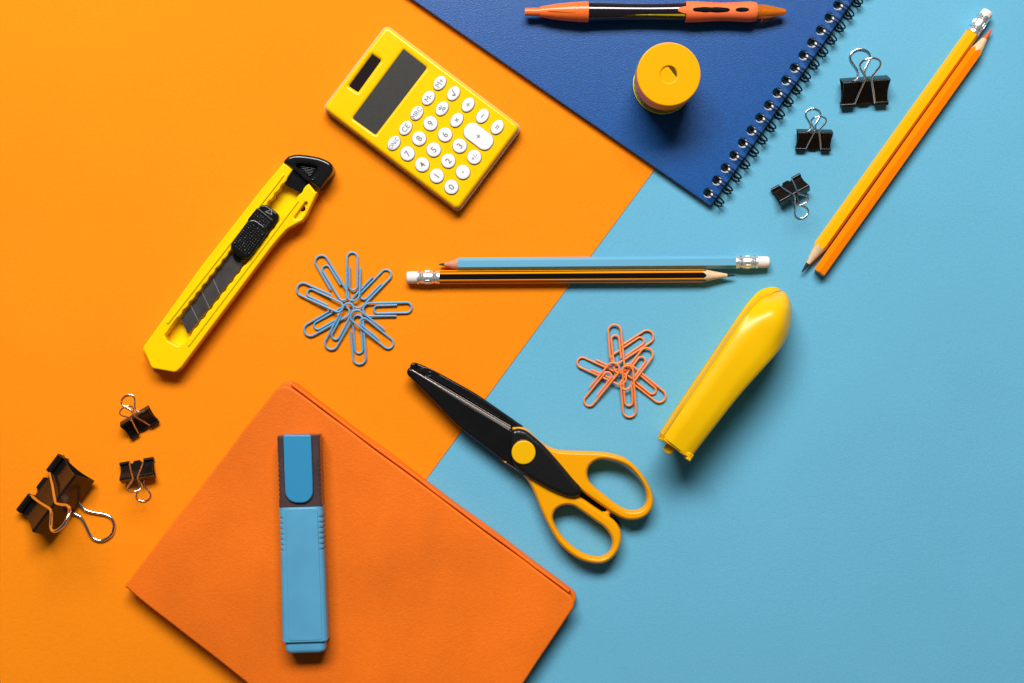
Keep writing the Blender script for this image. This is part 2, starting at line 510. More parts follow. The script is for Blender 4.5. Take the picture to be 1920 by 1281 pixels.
keys = [('M+', 770, 413, 'o'), ('√', 855, 477, 'o'), ('÷', 945, 547, 'o'), ('−', 1034, 616, 'o'), ('=', 1125, 685, 'o'),
        ('M-', 700, 505, 'o'), ('%', 784, 570, 'o'), ('×', 875, 641, 'o'), ('MRC', 629, 598, 'o'), ('9', 713, 662, 'r'),
        ('6', 803, 731, 'r'), ('3', 893, 800, 'r'), ('CE', 560, 690, 'o'), ('8', 643, 755, 'r'), ('5', 733, 824, 'r'),
        ('2', 823, 893, 'r'), ('.', 913, 962, 'r'), ('ON/C', 488, 783, 'o'), ('7', 572, 848, 'r'), ('4', 662, 916, 'r'),
        ('1', 752, 985, 'r'), ('0', 842, 1054, 'r'), ('+/-', 983, 869, 'r'), ('+', 1009, 742, 'b')]
KZ = KC+1.1
mu = PXMM/3.285
for (s, zx, zy, kind) in keys:
    c = q((zx, zy), KZ).xy
    if kind == 'o':   lp = [c + vC*(48*mu*math.cos(t)) + uC*(35*mu*math.sin(t)) for t in [2*PI*i/32 for i in range(32)]]
    elif kind == 'r': lp = [c + vC*(44*mu*math.cos(t)) + uC*(44*mu*math.sin(t)) for t in [2*PI*i/32 for i in range(32)]]
    else:             lp = rpoly([c+vC*54*mu*a+uC*98*mu*b for a, b in ((-1, -1), (1, -1), (1, 1), (-1, 1))], 4.4, n=8)
    k = part('key', plate(lp, KC-1.0, KZ, bt=0.75, n=5, et=0.7), M['key'], cx)
    k['label'] = 'white key printed %s' % s
    # dark gap ring round the key
    if len(s) >= 3: size = 3.9 if s != 'ON/C' else 3.5
    elif len(s) == 2: size = 4.4
    else: size = 5.0
    if s == 'ON/C': sx = 0.86
    else: sx = 0.95
    if s == '.':
        g = plate(circ((0, 0), 0.42, 12), 0, 0.1)
    else:
        g = text_geo(s, size, 0.1)
    mtx = Matrix.Translation((c.x, c.y, KZ+0.02)) @ Matrix.Rotation(angC, 4, 'Z') @ Matrix.Diagonal((sx, 1, 1, 1))
    part('printed_symbol', xf(g, mtx), M['print'], k, wn=False)
    ring = offset(clean(lp) if area2(lp) > 0 else list(reversed(clean(lp))), -0.22)
    inn = [p for p in (clean(lp) if area2(lp) > 0 else list(reversed(clean(lp))))]
    part('key_gap', plate(ring, KC-0.5, KC+0.03, holes=[list(inn)]), M['shaving'], k, wn=False)

# ------------------------------------------------------------------ utility knife
kz = Z(260, 270, 2.847)
kn = thing('utility_knife', 'yellow plastic snap-off utility knife with black slider and end cap', 'utility knife', kz((480, 640), T))
KT = 11.5
def kp(L, z=KT): return [kz(p, z).xy for p in L]
axK = (kz((905, 150)) - kz((110, 1170))).xy.normalized(); nK = Vector((axK.y, -axK.x))   # nK to the lower right
outer = [(22, 1090), (70, 1198), (195, 1220), (228, 1192), (700, 560), (745, 505), (790, 455), (838, 428), (872, 412), (895, 380), (968, 235), (905, 200), (790, 108), (775, 98), (640, 262), (330, 660)]
# lower tray
def rr_(L, rr): return rpoly(kp(L), rr)
tray = rpoly(kp(outer, 4), [2, 3, 3, 3, 8, 8, 8, 6, 5, 5, .5, .5, .5, .5, 20, 20], n=5)
hole_eye = kz((875, 345), 4).xy
part('back_tray', plate(tray, T, 4.0, bb=0.6, holes=[circ(hole_eye, 1.7)]), M['yellow_knife'], kn)
def wavy(a, b, n, amp, side):
    pa, pb = kz(a, KT).xy, kz(b, KT).xy; d = (pb-pa); ln = d.length; d.normalize(); w = Vector((d.y, -d.x))*side
    return [pa + d*(ln*i/(n*6)) + w*(amp*max(-.35, math.cos(2*PI*i/6))) for i in range(n*6+1)]
slotL = wavy((205, 935), (800, 178), 17, 0.42, -1)      # going up along the left rail
slotR = wavy((905, 208), (275, 1018), 17, 0.42, -1)
top_open = kp([(850, 60), (1000, 180)])
body_top = kp([(22, 1090), (70, 1198), (195, 1220), (228, 1192), (700, 560), (745, 505), (790, 455), (838, 428), (872, 412), (895, 380), (962, 240), (908, 203)])
left_side = kp([(822, 138), (790, 108), (775, 98), (640, 262), (330, 660)])
slot_end = kp([(240, 1062), (212, 1080), (152, 1050), (140, 1022)])
face = rpoly(body_top[:11], [2, 3, 3, 3, 8, 8, 8, 6, 5, 5, .5], n=5) + slotR + rpoly([slotR[-1]]+slot_end+[slotL[0]], [0, 1, 1.2, 1.2, 1, 0])[1:-1] + slotL + left_side[0:3] + left_side[3:]
fin = face
eyes = circ(kz((875, 345), KT).xy, 1.75)
part('handle', plate(clean(fin), 4.02, KT, bt=0.9, n=4, holes=[rpoly([kz(p, KT).xy for p in [(916, 272), (818, 408), (866, 393), (884, 368)]], 1.0)]), M['yellow_knife'], kn)
part('lanyard_web', plate(rpoly([kz(p, 9).xy for p in [(926, 262), (806, 416), (870, 400), (896, 368)]], 1.0), 4.02, 9.0, holes=[circ(kz((875, 345), 9).xy, 1.75)]), M['yellow_knife'], kn)
# raised rib along each rail and the frame of the lanyard tab
def bar(a, b, w, z0, z1, bt, mt, name, par, f=kz, zz=None):
    A, B = f(a, zz or z1).xy, f(b, zz or z1).xy; d = (B-A).normalized(); s = Vector((d.y, -d.x))*w/2
    return plate(rpoly([A+s, B+s, B-s, A-s], min(w*.45, 1.2)), z0, z1, bt=bt, n=3)
part('rail_rib', bar((150, 960), (775, 160), 1.7, KT-.3, KT+.7, .6, None, None, None), M['yellow_knife'], kn)
part('rail_rib', bar((262, 1080), (852, 300), 1.5, KT-.3, KT+.6, .55, None, None, None), M['yellow_knife'], kn)
part('arrow_mark', plate([kz(p, KT+.2).xy for p in [(92, 1135), (118, 1148), (96, 1165)]], KT-.2, KT+.12), M['yellow_knife'], kn)
# blade
BZ = 8.0
bl = kp([(225, 932), (263, 1016), (560, 640), (492, 588)], BZ)
blade = part('blade', plate(bl, BZ-.5, BZ), M['steel'], kn)
for a, b in (((278, 862), (320, 948)), ((337, 788), (378, 876)), ((394, 714), (434, 802))):
    part('score_line', bar(a, b, 0.22, BZ-.1, BZ+.04, 0, None, None, None), M['steel_line'], blade, wn=False)
# slider carriage and button
car = kp([(505, 560), (500, 600), (520, 628), (548, 628), (575, 605), (860, 250), (820, 190)], BZ+1)
part('slider_channel', plate(rpoly(kp([(500, 600), (522, 630), (550, 622), (700, 420), (650, 380)], 9), 1.5), 6.2, 9.2, bt=.3), M['black'], kn)
def sl_box(a, b, w, z0, z1, r, bt, name, m_, par):
    A, B = kz(a, z1).xy, kz(b, z1).xy; d = (B-A).normalized(); s = Vector((d.y, -d.x))*w/2
    return part(name, plate(rpoly([A+s, B+s, B-s, A-s], r), z0, z1, bt=bt, n=4), m_, par)
SB = KT+3.6
slider = sl_box((524, 597), (712, 348), 12.6, 9.0, KT+2.0, 3.2, 1.0, 'slider', M['black'], kn)
gripp = sl_box((524, 592), (650, 420), 13.2, KT+1.0, SB, 4.2, 1.4, 'grip_pad', M['black'], slider)
gp2 = sl_box((622, 446), (680, 374), 12.6, KT+1.0, SB-.8, 1.4, .7, 'thumb_rest', M['black'], slider)
# knurling
def knurl(a, b, w, ztop, name, par):
    A, B = kz(a, ztop).xy, kz(b, ztop).xy; d = (B-A); ln = d.length; d.normalize(); s = Vector((d.y, -d.x))
    geos = []; st = 1.42; n = int(ln/st); m = int(w/st)
    for i in range(n):
        for j in range(m):
            c = A + d*(st*(i+.5)) + s*(st*(j-(m-1)/2))
            if i in (0,) and j in (0, m-1): continue
            h = 0.17
            cc = [c+d*.62, c+s*.62, c-d*.62, c-s*.62]
            V = [Vector((p.x, p.y, ztop-.05)) for p in cc] + [Vector((c.x, c.y, ztop+h))]
            F = [(0, 1, 4), (1, 2, 4), (2, 3, 4), (3, 0, 4)]
            geos.append((V, F))
    part(name, join(*geos), M['knurl'], par, wn=False, sharp=5)
knurl((540, 572), (640, 434), 11.4, SB, 'knurling', gripp)
knurl((618, 452), (672, 384), 11.0, SB-.8, 'knurling', gp2)
part('arrow_mark', plate([kz(p, KT+2.2).xy for p in [(712, 348), (712, 380), (672, 362)]], KT+1.9, KT+2.12,
     holes=[[kz(p, KT+2.2).xy for p in [(706, 354), (706, 372), (684, 362)]]]), M['print'], slider, wn=False)
# end cap
capo = cat(kp([(772, 98), (790, 72), (815, 60), (860, 55), (950, 68), (1005, 88), (1030, 108), (1037, 135), (1028, 160), (998, 200), (968, 238), (935, 218), (905, 197), (865, 165), (820, 133), (795, 113)], KT+1), 4)
rec = cat(kp([(838, 112), (900, 106), (950, 120), (945, 150), (915, 182), (878, 155)], KT+1), 4)
ec = part('end_cap', plate(capo, T+.4, KT+1.6, bt=2.0, bb=.8, n=6, holes=[offset(clean(rec) if area2(rec) > 0 else list(reversed(clean(rec))), 0.2)]), M['black_gloss'], kn)
part('recess_floor', plate(offset(clean(rec) if area2(rec) > 0 else list(reversed(clean(rec))), -1.9), T+1, KT-2.4), M['black'], ec)
for k in range(6):
    t = k/6
    a = (862+t*8+k*7, 122+k*9); b = (944-k*5, 132+k*8)
    part('cap_rib', bar(a, b, 0.5, KT-2.5, KT-1.6, .2, None, None, None), M['black_gloss'], ec, wn=False)
part('cap_tongue', plate(rpoly(kp([(822, 130), (908, 196), (862, 262), (832, 245), (775, 214), (782, 190), (805, 170)], 9.5), .6), 5, 9.6, bt=.4, n=2), M['black'], ec)

# ------------------------------------------------------------------ pencils
def hexr(th, ap):
    a = (math.degrees(th)+30) % 60 - 30
    return ap/math.cos(math.radians(a))
def pencil(name_label, tip, tail, conelen, R, parts_, z, zt=None, tail_parts=True, rot=0.0, lead_r=1.1, leadlen=5.0, fer=(12, 6), group=None, loc_z=T):
    """tip and tail are pixel ends; the tail carries a ferrule and eraser when fer is given"""
    ap = R*math.cos(PI/6)
    A = P(tip[0], tip[1], z if zt is None else zt); B = P(tail[0], tail[1], z)
    rt = thing('pencil', name_label, 'pencil', ((A.x+B.x)/2, (A.y+B.y)/2, loc_z), group=group)
    o, ax, sd, up = frame(A, B); L = (B-A).length
    N = 72
    def pt(t, r, th): return o + ax*t + up*(r*math.cos(th)) + sd*(r*math.sin(th))
    ths = [2*PI*i/N for i in range(N)]
    slope = R*0.97/conelen
    bodyend = L - (sum(fer) if fer else 0)
    tip_end = lead_r/slope
    lead = lathe(A, B, [(0.15, .05), (.4, .35), (tip_end, lead_r)], 24)
    part('lead', lead, M[parts_['lead']], rt)
    wood = []
    ts = [tip_end+ (conelen-tip_end)*k/8 for k in range(9)]
    secs = [[pt(tip_end-.02, lead_r, th) for th in ths]]
    fin = [pt(min(hexr(th+rot, ap)/slope, conelen*1.02)+.35*math.sin(th*3+1)*.4, hexr(th+rot, ap), th) for th in ths]
    st = [pt(tip_end, lead_r*1.0, th) for th in ths]
    for k in range(0, 7): secs.append([a.lerp(b, k/6) for a, b in zip(st, fin)])
    part('wood_cone', loft(secs), M[parts_['wood']], rt)
    bs = [[p + ax*0.03 for p in fin]]
    end = [pt(bodyend, hexr(th+rot, ap), th) for th in ths]
    bs.append([p + ax*0.4 + (p-(o+ax*((p-o).dot(ax)))).normalized()*0.05 for p in fin])
    bs.append([pt(bodyend-.35, hexr(th+rot, ap)+.05, th) for th in ths])
    bs.append([pt(bodyend, hexr(th+rot, ap)-.2, th) for th in ths])
    g = loft(bs)
    mats = [M[parts_['paint']]]
    fm = None
    if parts_.get('stripe'):
        mats.append(M[parts_['stripe']]); fm = []
        for a in range(len(bs)-1):
            for i in range(N):
                d = (i*360/N+2.5) % 60; d = min(d, 60-d)      # angle from a face centre
                face_i = int(((i*360/N+2.5)+30) // 60) % 6
                if face_i in (0, 3): k = 0 if d < 25 else 1
                else: k = 1 if (d > 12) else 0
                fm.append(k)
        fm += [0, 0]
        g = (g[0], g[1], fm)
    part('lacquered_shaft', g, None, rt, mats=mats, sharp=20)
    if fer:
        fl, el = fer; t0 = bodyend
        rf = R*1.0
        prof = [(t0-.6, rf-.25), (t0-.6, rf), (t0+.6, rf)]
        for k in range(3): prof += [(t0+1.2+k*1.1, rf-.28), (t0+1.7+k*1.1, rf)]
        mid = t0+fl*.5
        prof += [(mid-.4, rf-.1), (mid, rf-.05), (t0+fl*.66, rf-.02)]
        for k in range(3): prof += [(t0+fl*.66+.5+k*1.1, rf-.28), (t0+fl*.66+1.0+k*1.1, rf)]
        prof += [(t0+fl, rf), (t0+fl, rf-.3)]
        f = part('ferrule', lathe(A, B, prof, 36), M['ferrule'], rt)
        # crimp dents: dark punched dots and raised ticks round the metal
        geos = []
        for k in range(12):
            th = 2*PI*k/12
            c0 = pt(t0+fl*.42, rf+.02, th); c1 = pt(t0+fl*.62, rf+.02, th)
            geos.append(tube([c0, c1], .22, 6))
        part('crimp', join(*geos), M['ferrule'], f, wn=False)
        geos = []
        for k in range(8):
            th = 2*PI*k/8+.35
            for tt in (t0+fl*.2, t0+fl*.86):
                geos.append(tube([pt(tt-.25, rf-.05, th), pt(tt+.25, rf+.05, th)], .3, 6))
        part('punch_mark', join(*geos), M['lead'], f, wn=False)
        part('eraser', lathe(A, B, [(t0+fl-.8, rf-.45), (t0+fl+el*.5, rf-.35), (t0+fl+el-1.1, rf-.45), (t0+fl+el-.4, rf-.9), (t0+fl+el, rf-1.8)], 36), M['eraser'], rt)
    else:
        part('core_end', lathe(A, B, [(bodyend-.3, 1.6), (bodyend+.05, 1.6)], 20), M[parts_['lead']], rt)
        part('wood_end', lathe(A, B, [(bodyend-.3, R*.82), (bodyend+.02, R*.82)], 30), M[parts_['wood']], rt)
    return rt
RP = 3.75
pz = T + RP*math.cos(PI/6)
pencil('light blue hexagonal pencil with eraser, above the black striped one', (822, 496), (1443, 491.5), 11.8, 3.7, dict(lead='lead', wood='wood_red', paint='p_blue'), pz+.15, zt=pz-.2, fer=(12.0, 7.0), lead_r=1.05)
pencil('black pencil with orange stripes and eraser, below the light blue one', (1379, 516.5), (762, 520.5), 19, 3.9, dict(lead='lead', wood='wood', paint='p_black', stripe='p_stripe'), pz+.3, fer=(12.3, 6.2), lead_r=.95)
pencil('yellow hexagonal pencil with eraser and graphite tip', (1503, 511), (1853, 21), 18.5, 3.85, dict(lead='lead', wood='wood', paint='p_yellow'), pz+.1, fer=(11.2, 4.0), lead_r=1.25, loc_z=0)
pencil('orange coloured pencil with red tip and no eraser', (1860.6, 53.2), (1535.8, 512.2), 17.0, 3.85, dict(lead='lead_red', wood='wood', paint='p_orange'), pz, fer=None, lead_r=1.7, loc_z=0, rot=math.radians(15))

# ------------------------------------------------------------------ ballpoint pen on the blue notebook
PZ = NB + 6.05
pA, pB = P(984, 22.5, PZ), P(1474, 22.5, PZ)
pen = thing('ballpoint_pen', 'orange retractable pen with smoked barrel and ribbed rubber grip', 'pen', ((pA.x+pB.x)/2, pA.y, NB))
s1 = PXMM*(1-PZ/HC)
def px(x): return (x-984)*s1
part('push_button', lathe(pA, pB, [(0, 1.9), (.25, 2.25), (px(1014), 2.3)], 32), M['pen_orange'], pen)
part('cap_section', lathe(pA, pB, [(px(1012), 1.8), (px(1012.5), 2.9), (px(1020), 3.4), (px(1045), 4.6), (px(1070), 5.35), (px(1081), 5.55), (px(1083), 5.55), (px(1083.4), 5.75), (px(1103), 5.85), (px(1103.4), 5.5)], 48), M['pen_orange'], pen)
def surf_patch(p0, p1, t0, t1, rf, hw, off=0.12, th0=0.0, n=24, m=10):
    o, ax, sd, up = frame(p0, p1); V, F = [], []
    for i in range(n+1):
        f = i/n; t = t0+(t1-t0)*f
        w = hw(f)
        for j in range(m+1):
            a = th0 + (j/m*2-1)*w/rf(t)
            r = rf(t)+off*(1 if 0 < j < m and 0 < i < n else -.6)
            V.append(o+ax*t+up*(r*math.cos(a))+sd*(r*math.sin(a)))
    for i in range(n):
        for j in range(m):
            a = i*(m+1)+j; F.append((a, a+1, a+m+2, a+m+1))
    return V, F
def interp(prof):
    def f(t):
        for (a, ra), (b, rb) in zip(prof, prof[1:]):
            if a <= t <= b: return ra+(rb-ra)*(t-a)/max(b-a, 1e-6)
        return prof[-1][1] if t > prof[-1][0] else prof[0][1]
    return f
bar_prof = [(px(1103), 5.35), (px(1130), 5.2), (px(1180), 4.75), (px(1220), 4.65), (px(1260), 5.0), (px(1286), 5.2)]
part('barrel', lathe(pA, pB, bar_prof, 48), M['pen_barrel'], pen)
part('barrel_glint', surf_patch(pA, pB, px(1190), px(1284), interp(bar_prof), lambda f: .15+.5*f, off=.03, th0=.58), M['pen_glow'], pen)  # yellow strip paints a highlight on the lower side of the barrel
# the clip lies on the upper side of the cap section
cap_rf = interp([(px(1012), 3.0), (px(1045), 4.7), (px(1103), 5.8)])
part('clip_recess', surf_patch(pA, pB, px(1026), px(1080), cap_rf, lambda f: .5+1.6*f, off=.35, th0=0.0), M['pen_orange'], pen)
grip_prof = [(px(1284), 5.0), (px(1285), 5.9), (px(1310), 5.75), (px(1345), 5.15), (px(1370), 5.25), (px(1400), 5.75), (px(1412), 5.6), (px(1418), 5.1), (px(1418.5), 4.4)]
grip = part('rubber_grip', lathe(pA, pB, cat([(a, b) for a, b in grip_prof][1:8], 4, closed=False), 48), M['pen_grip'], pen)
grf = interp(grip_prof[1:])
part('grip_tongue', surf_patch(pA, pB, px(1269), px(1290), lambda t: 5.2, lambda f: .3+2.6*math.sqrt(f), off=.35), M['pen_grip'], pen)
def stad(f): return max(.05, 1-abs(2*f-1)**5)**.5
part('grip_window', surf_patch(pA, pB, px(1296), px(1366), grf, lambda f: 1.75*stad(f)*(1-.14*math.sin(PI*3*f)**2), off=.1, n=40), M['window_black'], grip, wn=False)
part('grip_window', surf_patch(pA, pB, px(1376), px(1402), grf, lambda f: 1.45*math.sqrt(max(.01, 1-(2*f-1)**2)), off=.1), M['window_black'], grip, wn=False)
nose = [(px(1418), 4.0)]
for k in range(4): nose += [(px(1419+k*3.6), 4.25), (px(1421+k*3.6), 4.0)]
nose += [(px(1434), 4.15), (px(1450), 3.1), (px(1466), 2.1), (px(1471), 1.75), (px(1473.5), 1.3), (px(1474), .7)]
part('ink_refill', lathe(pA, pB, [(px(1416), 1.7), (px(1452), 1.5), (px(1460), .9), (px(1473), .6)], 20), M['refill'], pen)
part('nose_cone', lathe(pA, pB, nose, 36), M['pen_nose'], pen)

# ------------------------------------------------------------------ round pencil sharpener on the blue notebook
SH = NB + 33.0
sc = P(1254, 139, SH)
sh = thing('pencil_sharpener', 'round yellow barrel sharpener with clear container on blue notebook', 'sharpener', (sc.x, sc.y, NB))
b0 = Vector((sc.x, sc.y, NB)); b1 = b0+Vector((0, 0, 1))
RS = 60*PXMM*(1-SH/HC)
def vl(prof, seg=64, caps=True):
    secs = [[Vector((sc.x+r*math.cos(2*PI*i/seg), sc.y+r*math.sin(2*PI*i/seg), z)) for i in range(seg)] for z, r in prof]
    return loft(secs, caps)
hr = 4.6
hc = P(1254, 139.5, SH).xy
part('container', vl([(NB+.05, RS-2.2), (NB+.5, RS-1.0), (NB+1.0, RS-.7), (NB+1.6, RS-1.2), (NB+19, RS-.9), (NB+19, RS-2.0), (NB+2, RS-2.4)]), M['smoke_yellow'], sh)
part('container_rim', vl([(NB+.9, RS-1.0), (NB+1.1, RS-.55), (NB+2.3, RS-.55), (NB+2.5, RS-1.0)], caps=False), M['rim_yellow'], sh, wn=False)
part('shavings', vl([(NB+2.1, RS-3.4), (NB+9, RS-3.2), (NB+12, RS-5)]), M['shaving'], sh)
g1 = plate(circ(sc.xy, RS, 72), NB+18, SH, bt=0.8, n=6, holes=[circ(hc, hr, 36)])
lid = part('lid', g1, M['amber'], sh)
part('lid_collar', vl([(NB+16.6, RS-.5), (NB+16.6, RS-.15), (NB+18.0, RS-.15)], caps=False), M['amber'], sh, wn=False)
part('shutter', plate(circ(hc, hr+.6, 36), SH-2.6, SH-.9), M['amber'], lid)
sl = [hc + Vector((math.cos(t), math.sin(t)))*(hr-.15) for t in [math.radians(-19+112*k/16) for k in range(17)]]
part('shutter_slot', plate(sl, SH-1.0, SH-.82), M['shaving'], lid, wn=False)

# ------------------------------------------------------------------ stapler
zs = Z(1210, 520, 3.56)
st = thing('stapler', 'yellow plastic stapler lying beside the orange paper clips', 'stapler', zs((520, 680), 0))
sta = [  # left silhouette, ridge, right silhouette, ridge height, right height
    ((80, 1068), (118, 1064), (306, 1212), 34, 32), ((200, 885), (236, 888), (446, 1030), 36, 34), ((400, 588), (430, 604), (622, 806), 37, 35),
    ((560, 348), (590, 362), (800, 604), 36.5, 34), ((650, 215), (684, 236), (898, 492), 32.5, 31), ((708, 140), (736, 172), (958, 390), 28, 27),
    ((760, 92), (788, 132), (983, 285), 24, 23), ((810, 70), (834, 116), (984, 205), 20, 19), ((858, 66), (872, 96), (966, 140), 15.5, 14.5), ((903, 82), (908, 90), (938, 104), 10.5, 10.2)]
def dense3(seq, n=5): return cat([Vector(s) for s in seq], n, closed=False)
Ls = dense3([tuple(zs(s[0], max(7.5, s[3]-7))) for s in sta]); Gs = dense3([tuple(zs(s[1], s[3])) for s in sta]); Rs = dense3([tuple(zs(s[2], s[4])) for s in sta])
secs = []; n_st = len(Ls)
def lerp_(a, b, t): return a+(b-a)*t
for i, (a, g, r) in enumerate(zip(Ls, Gs, Rs)):
    f = i/(n_st-1)
    rise = min(1, max(0, (f-.34)/.27)); crown = 1.2 + 7.2*rise*rise*(3-2*rise)*(1 if f < .72 else max(0, (1-f)/.28)**.8); pw = 3.2-1.1*rise
    pin = Vector((r.x-a.x, r.y-a.y, 0)).normalized(); axs = Vector((-pin.y, pin.x, 0))
    base = Vector((a.x, a.y, 7.0)) + pin*5 + axs*(6*(1-2*f))
    base_top = Vector((a.x, a.y, 0)) + pin*1.5 + axs*(2*(1-2*f))
    ga = Vector((g.x-a.x, g.y-a.y, 0)); es = 1-max(0, (f-.72)/.28)*.85; lz = max(7.2, g.z-7*es)
    def q3(t, z): return Vector((a.x+ga.x*t, a.y+ga.y*t, z))
    sec = [base, Vector((base_top.x, base_top.y, lerp_(7, lz, .7))), q3(0.02, lz-.9), q3(.10, lz-.1*es), q3(.42, lz+.9*es), q3(.50, lz+1.0*es), q3(.60, lz+2.6*es), q3(.72, lz+4.6*es), q3(.86, lz+6.2*es)]
    for k in range(0, 13):
        t = k/12
        p = g.lerp(r, .03+t*.95); prof = 1-abs(2*t-1)**pw
        p.z = p.z - 1.2 + crown*prof + 1.0*min(1, 4*min(t, 1-t))
        sec.append(p)
    rb = Vector((r.x, r.y, 0))
    sec += [Vector((r.x, r.y, r.z-3)), Vector((r.x, r.y, r.z-8)), Vector((r.x, r.y, max(7.5, r.z*.4)))+axs*(3*(1-2*f)), Vector((r.x, r.y, 7.0)) - pin*2 + axs*(6*(1-2*f))]
    mid = (base+Vector((r.x, r.y, 7.0)))/2
    secs.append(sec)
shell = part('top_shell', loft(secs), M['yellow'], st, sharp=50)
# lower arm and steel channel under the shell
def mixp(a, b, t): return a.lerp(b, t)
lo = [mixp(a, r, .12) for a, r in zip(Ls[1:-3], Rs[1:-3])] + [mixp(a, r, .86) for a, r in reversed(list(zip(Ls[1:-3], Rs[1:-3])))]
part('base', plate([p.xy for p in lo], 0.05, 6.9, bt=1, bb=.5), M['yellow'], st)
# notched front lip with a small tab
fa, fb = zs((88, 1072), 30), zs((302, 1216), 30)
du = (fb-fa).xy; ln = du.length; du.normalize(); dn = Vector((du.y, -du.x))
if dn.y > 0: dn = -dn
def tooth(t0, t1, d): return plate(rpoly([fa.xy+du*t0*ln-dn*3, fa.xy+du*t1*ln-dn*3, fa.xy+du*t1*ln+dn*d, fa.xy+du*t0*ln+dn*d], .4), 24, 33.2, bt=.7, n=3)
part('front_lip', join(tooth(0.0, 1.0, -.1), tooth(0.0, .13, .5), tooth(.64, .8, .25), tooth(.87, 1.0, 1.3)), M['yellow'], shell)
tb = [fa.xy+du*(.27*ln), fa.xy+du*(.54*ln), fa.xy+du*(.54*ln)+dn*4.6, fa.xy+du*(.27*ln)+dn*4.6]
part('release_tab', plate(rpoly(tb, [0, 0, 2.4, 2.4]), 24, 27, bt=.6), M['yellow'], st)
part('inner_channel', plate([fa.xy+du*(.2*ln)-dn*2, fa.xy+du*(.8*ln)-dn*2, fa.xy+du*(.8*ln)-dn*30, fa.xy+du*(.2*ln)-dn*30], 6.8, 14), M['steel'], st)

# ------------------------------------------------------------------ zigzag scissors
zc = Z(750, 670, 3.202)
sx_ = thing('craft_scissors', 'craft scissors with black plastic blades and warm yellow handles', 'scissors', zc((742, 572), T))
def sp_(L, z): return [zc(p, z).xy for p in L]
zA, zB, zC_ = 4.0, 9.5, 14.5      # layers
# rear blade with its handle (lower-left ring belongs to it)
rear = cat(sp_([(62, 48), (72, 36), (100, 34), (200, 78), (330, 148), (460, 222), (600, 318), (700, 388), (745, 425), (780, 520), (700, 560), (560, 470), (400, 360), (250, 255), (120, 165), (58, 95)], 8), 4)
rb = part('rear_blade', plate(rear, 3.5, 8.5, bt=1.2, bb=.6, n=4), M['black'], sx_)
front = cat(sp_([(40, 88), (46, 72), (62, 66), (130, 104), (300, 214), (450, 308), (600, 394), (668, 432), (740, 480), (800, 600), (760, 715), (690, 668), (620, 622), (500, 530), (350, 415), (200, 262), (70, 132), (46, 108)], 12), 4)
fbld = part('front_blade', plate(front, 7.6, 12.0, bt=1.6, bb=.8, n=5), M['black'], sx_)
# long ribs along the blade, with pale strips that paint in its highlights
def rib(a, b, w, z0, z1, m_, par, name='blade_rib'):
    A, B = zc(a, z1).xy, zc(b, z1).xy; d = (B-A).normalized(); s = Vector((d.y, -d.x))*w/2
    part(name, plate(rpoly([A+s*.5, B+s, B-s, A-s*.5], .1), z0, z1, bt=min(w*.4, .4), n=3), m_, par)
M['edge_sheen'] = mat('painted_edge_sheen', (0.40, 0.34, 0.30), 0.25, metal=0.6)  # pale colour standing in for the sheen along the blade edges
rib((70, 78), (662, 434), 2.1, 11.2, 12.35, M['edge_sheen'], fbld, 'cutting_edge_sheen')
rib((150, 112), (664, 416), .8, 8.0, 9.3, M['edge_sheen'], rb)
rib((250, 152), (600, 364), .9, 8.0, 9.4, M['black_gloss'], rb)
pl = cat(sp_([(130, 62), (165, 62), (225, 92), (240, 120), (262, 150), (235, 152), (150, 100), (122, 80)], 9.5), 4)
part('tip_plate', plate(pl, 8.0, 9.3, bt=.4, n=3), M['black_gloss'], rb)
part('tip_rivet', plate(circ(zc((178, 101), 9.8).xy, 1.6, 20), 9.0, 9.8, bt=.4, n=3, holes=[circ(zc((178, 101), 9.8).xy, .9, 16)]), M['black_gloss'], rb)
part('tip_rivet', plate(circ(zc((95, 50), 9.4).xy, 1.2, 20), 8.2, 9.4, bt=.4, n=3, holes=[circ(zc((95, 50), 9.4).xy, .6, 16)]), M['black_gloss'], rb)
# handles
hU = [(672, 428), (700, 418), (738, 420), (775, 440), (812, 475), (850, 508), (900, 538), (950, 554), (1020, 560), (1100, 562), (1180, 565), (1260, 574), (1340, 598), (1400, 640), (1450, 695), (1492, 760), (1516, 820), (1520, 880), (1500, 928), (1460, 962), (1400, 978), (1340, 970), (1280, 938), (1220, 898), (1160, 856), (1100, 812), (1050, 770), (980, 740), (880, 660), (780, 580), (700, 500)]
hUh = [(1126, 690), (1140, 650), (1172, 624), (1215, 614), (1290, 626), (1360, 655), (1420, 708), (1460, 770), (1478, 830), (1470, 880), (1440, 908), (1395, 916), (1345, 906), (1285, 870), (1225, 822), (1170, 778), (1135, 738)]
hL = [(612, 618), (660, 652), (715, 690), (756, 730), (785, 775), (810, 830), (838, 900), (868, 968), (905, 1040), (950, 1112), (1010, 1172), (1080, 1216), (1150, 1237), (1215, 1238), (1270, 1210), (1310, 1158), (1330, 1090), (1322, 1030), (1285, 978), (1225, 935), (1160, 892), (1100, 850), (1060, 830), (960, 780), (860, 720), (760, 640), (680, 600)]
hLh = [(920, 965), (932, 922), (960, 898), (1000, 888), (1045, 896), (1100, 932), (1165, 978), (1225, 1022), (1262, 1072), (1272, 1120), (1255, 1165), (1215, 1192), (1165, 1194), (1105, 1176), (1040, 1135), (980, 1078), (940, 1020)]
part('handle', plate(cat(sp_(hU, 8), 4), 3.2, 12.2, bt=2.05, bb=1.9, n=8, holes=[cat(sp_(hUh, 8), 4)], et=1.9), M['handle'], sx_)
part('handle', plate(cat(sp_(hL, 8), 4), 2.6, 11.6, bt=2.05, bb=1.9, n=8, holes=[cat(sp_(hLh, 8), 4)], et=1.9), M['handle'], sx_)
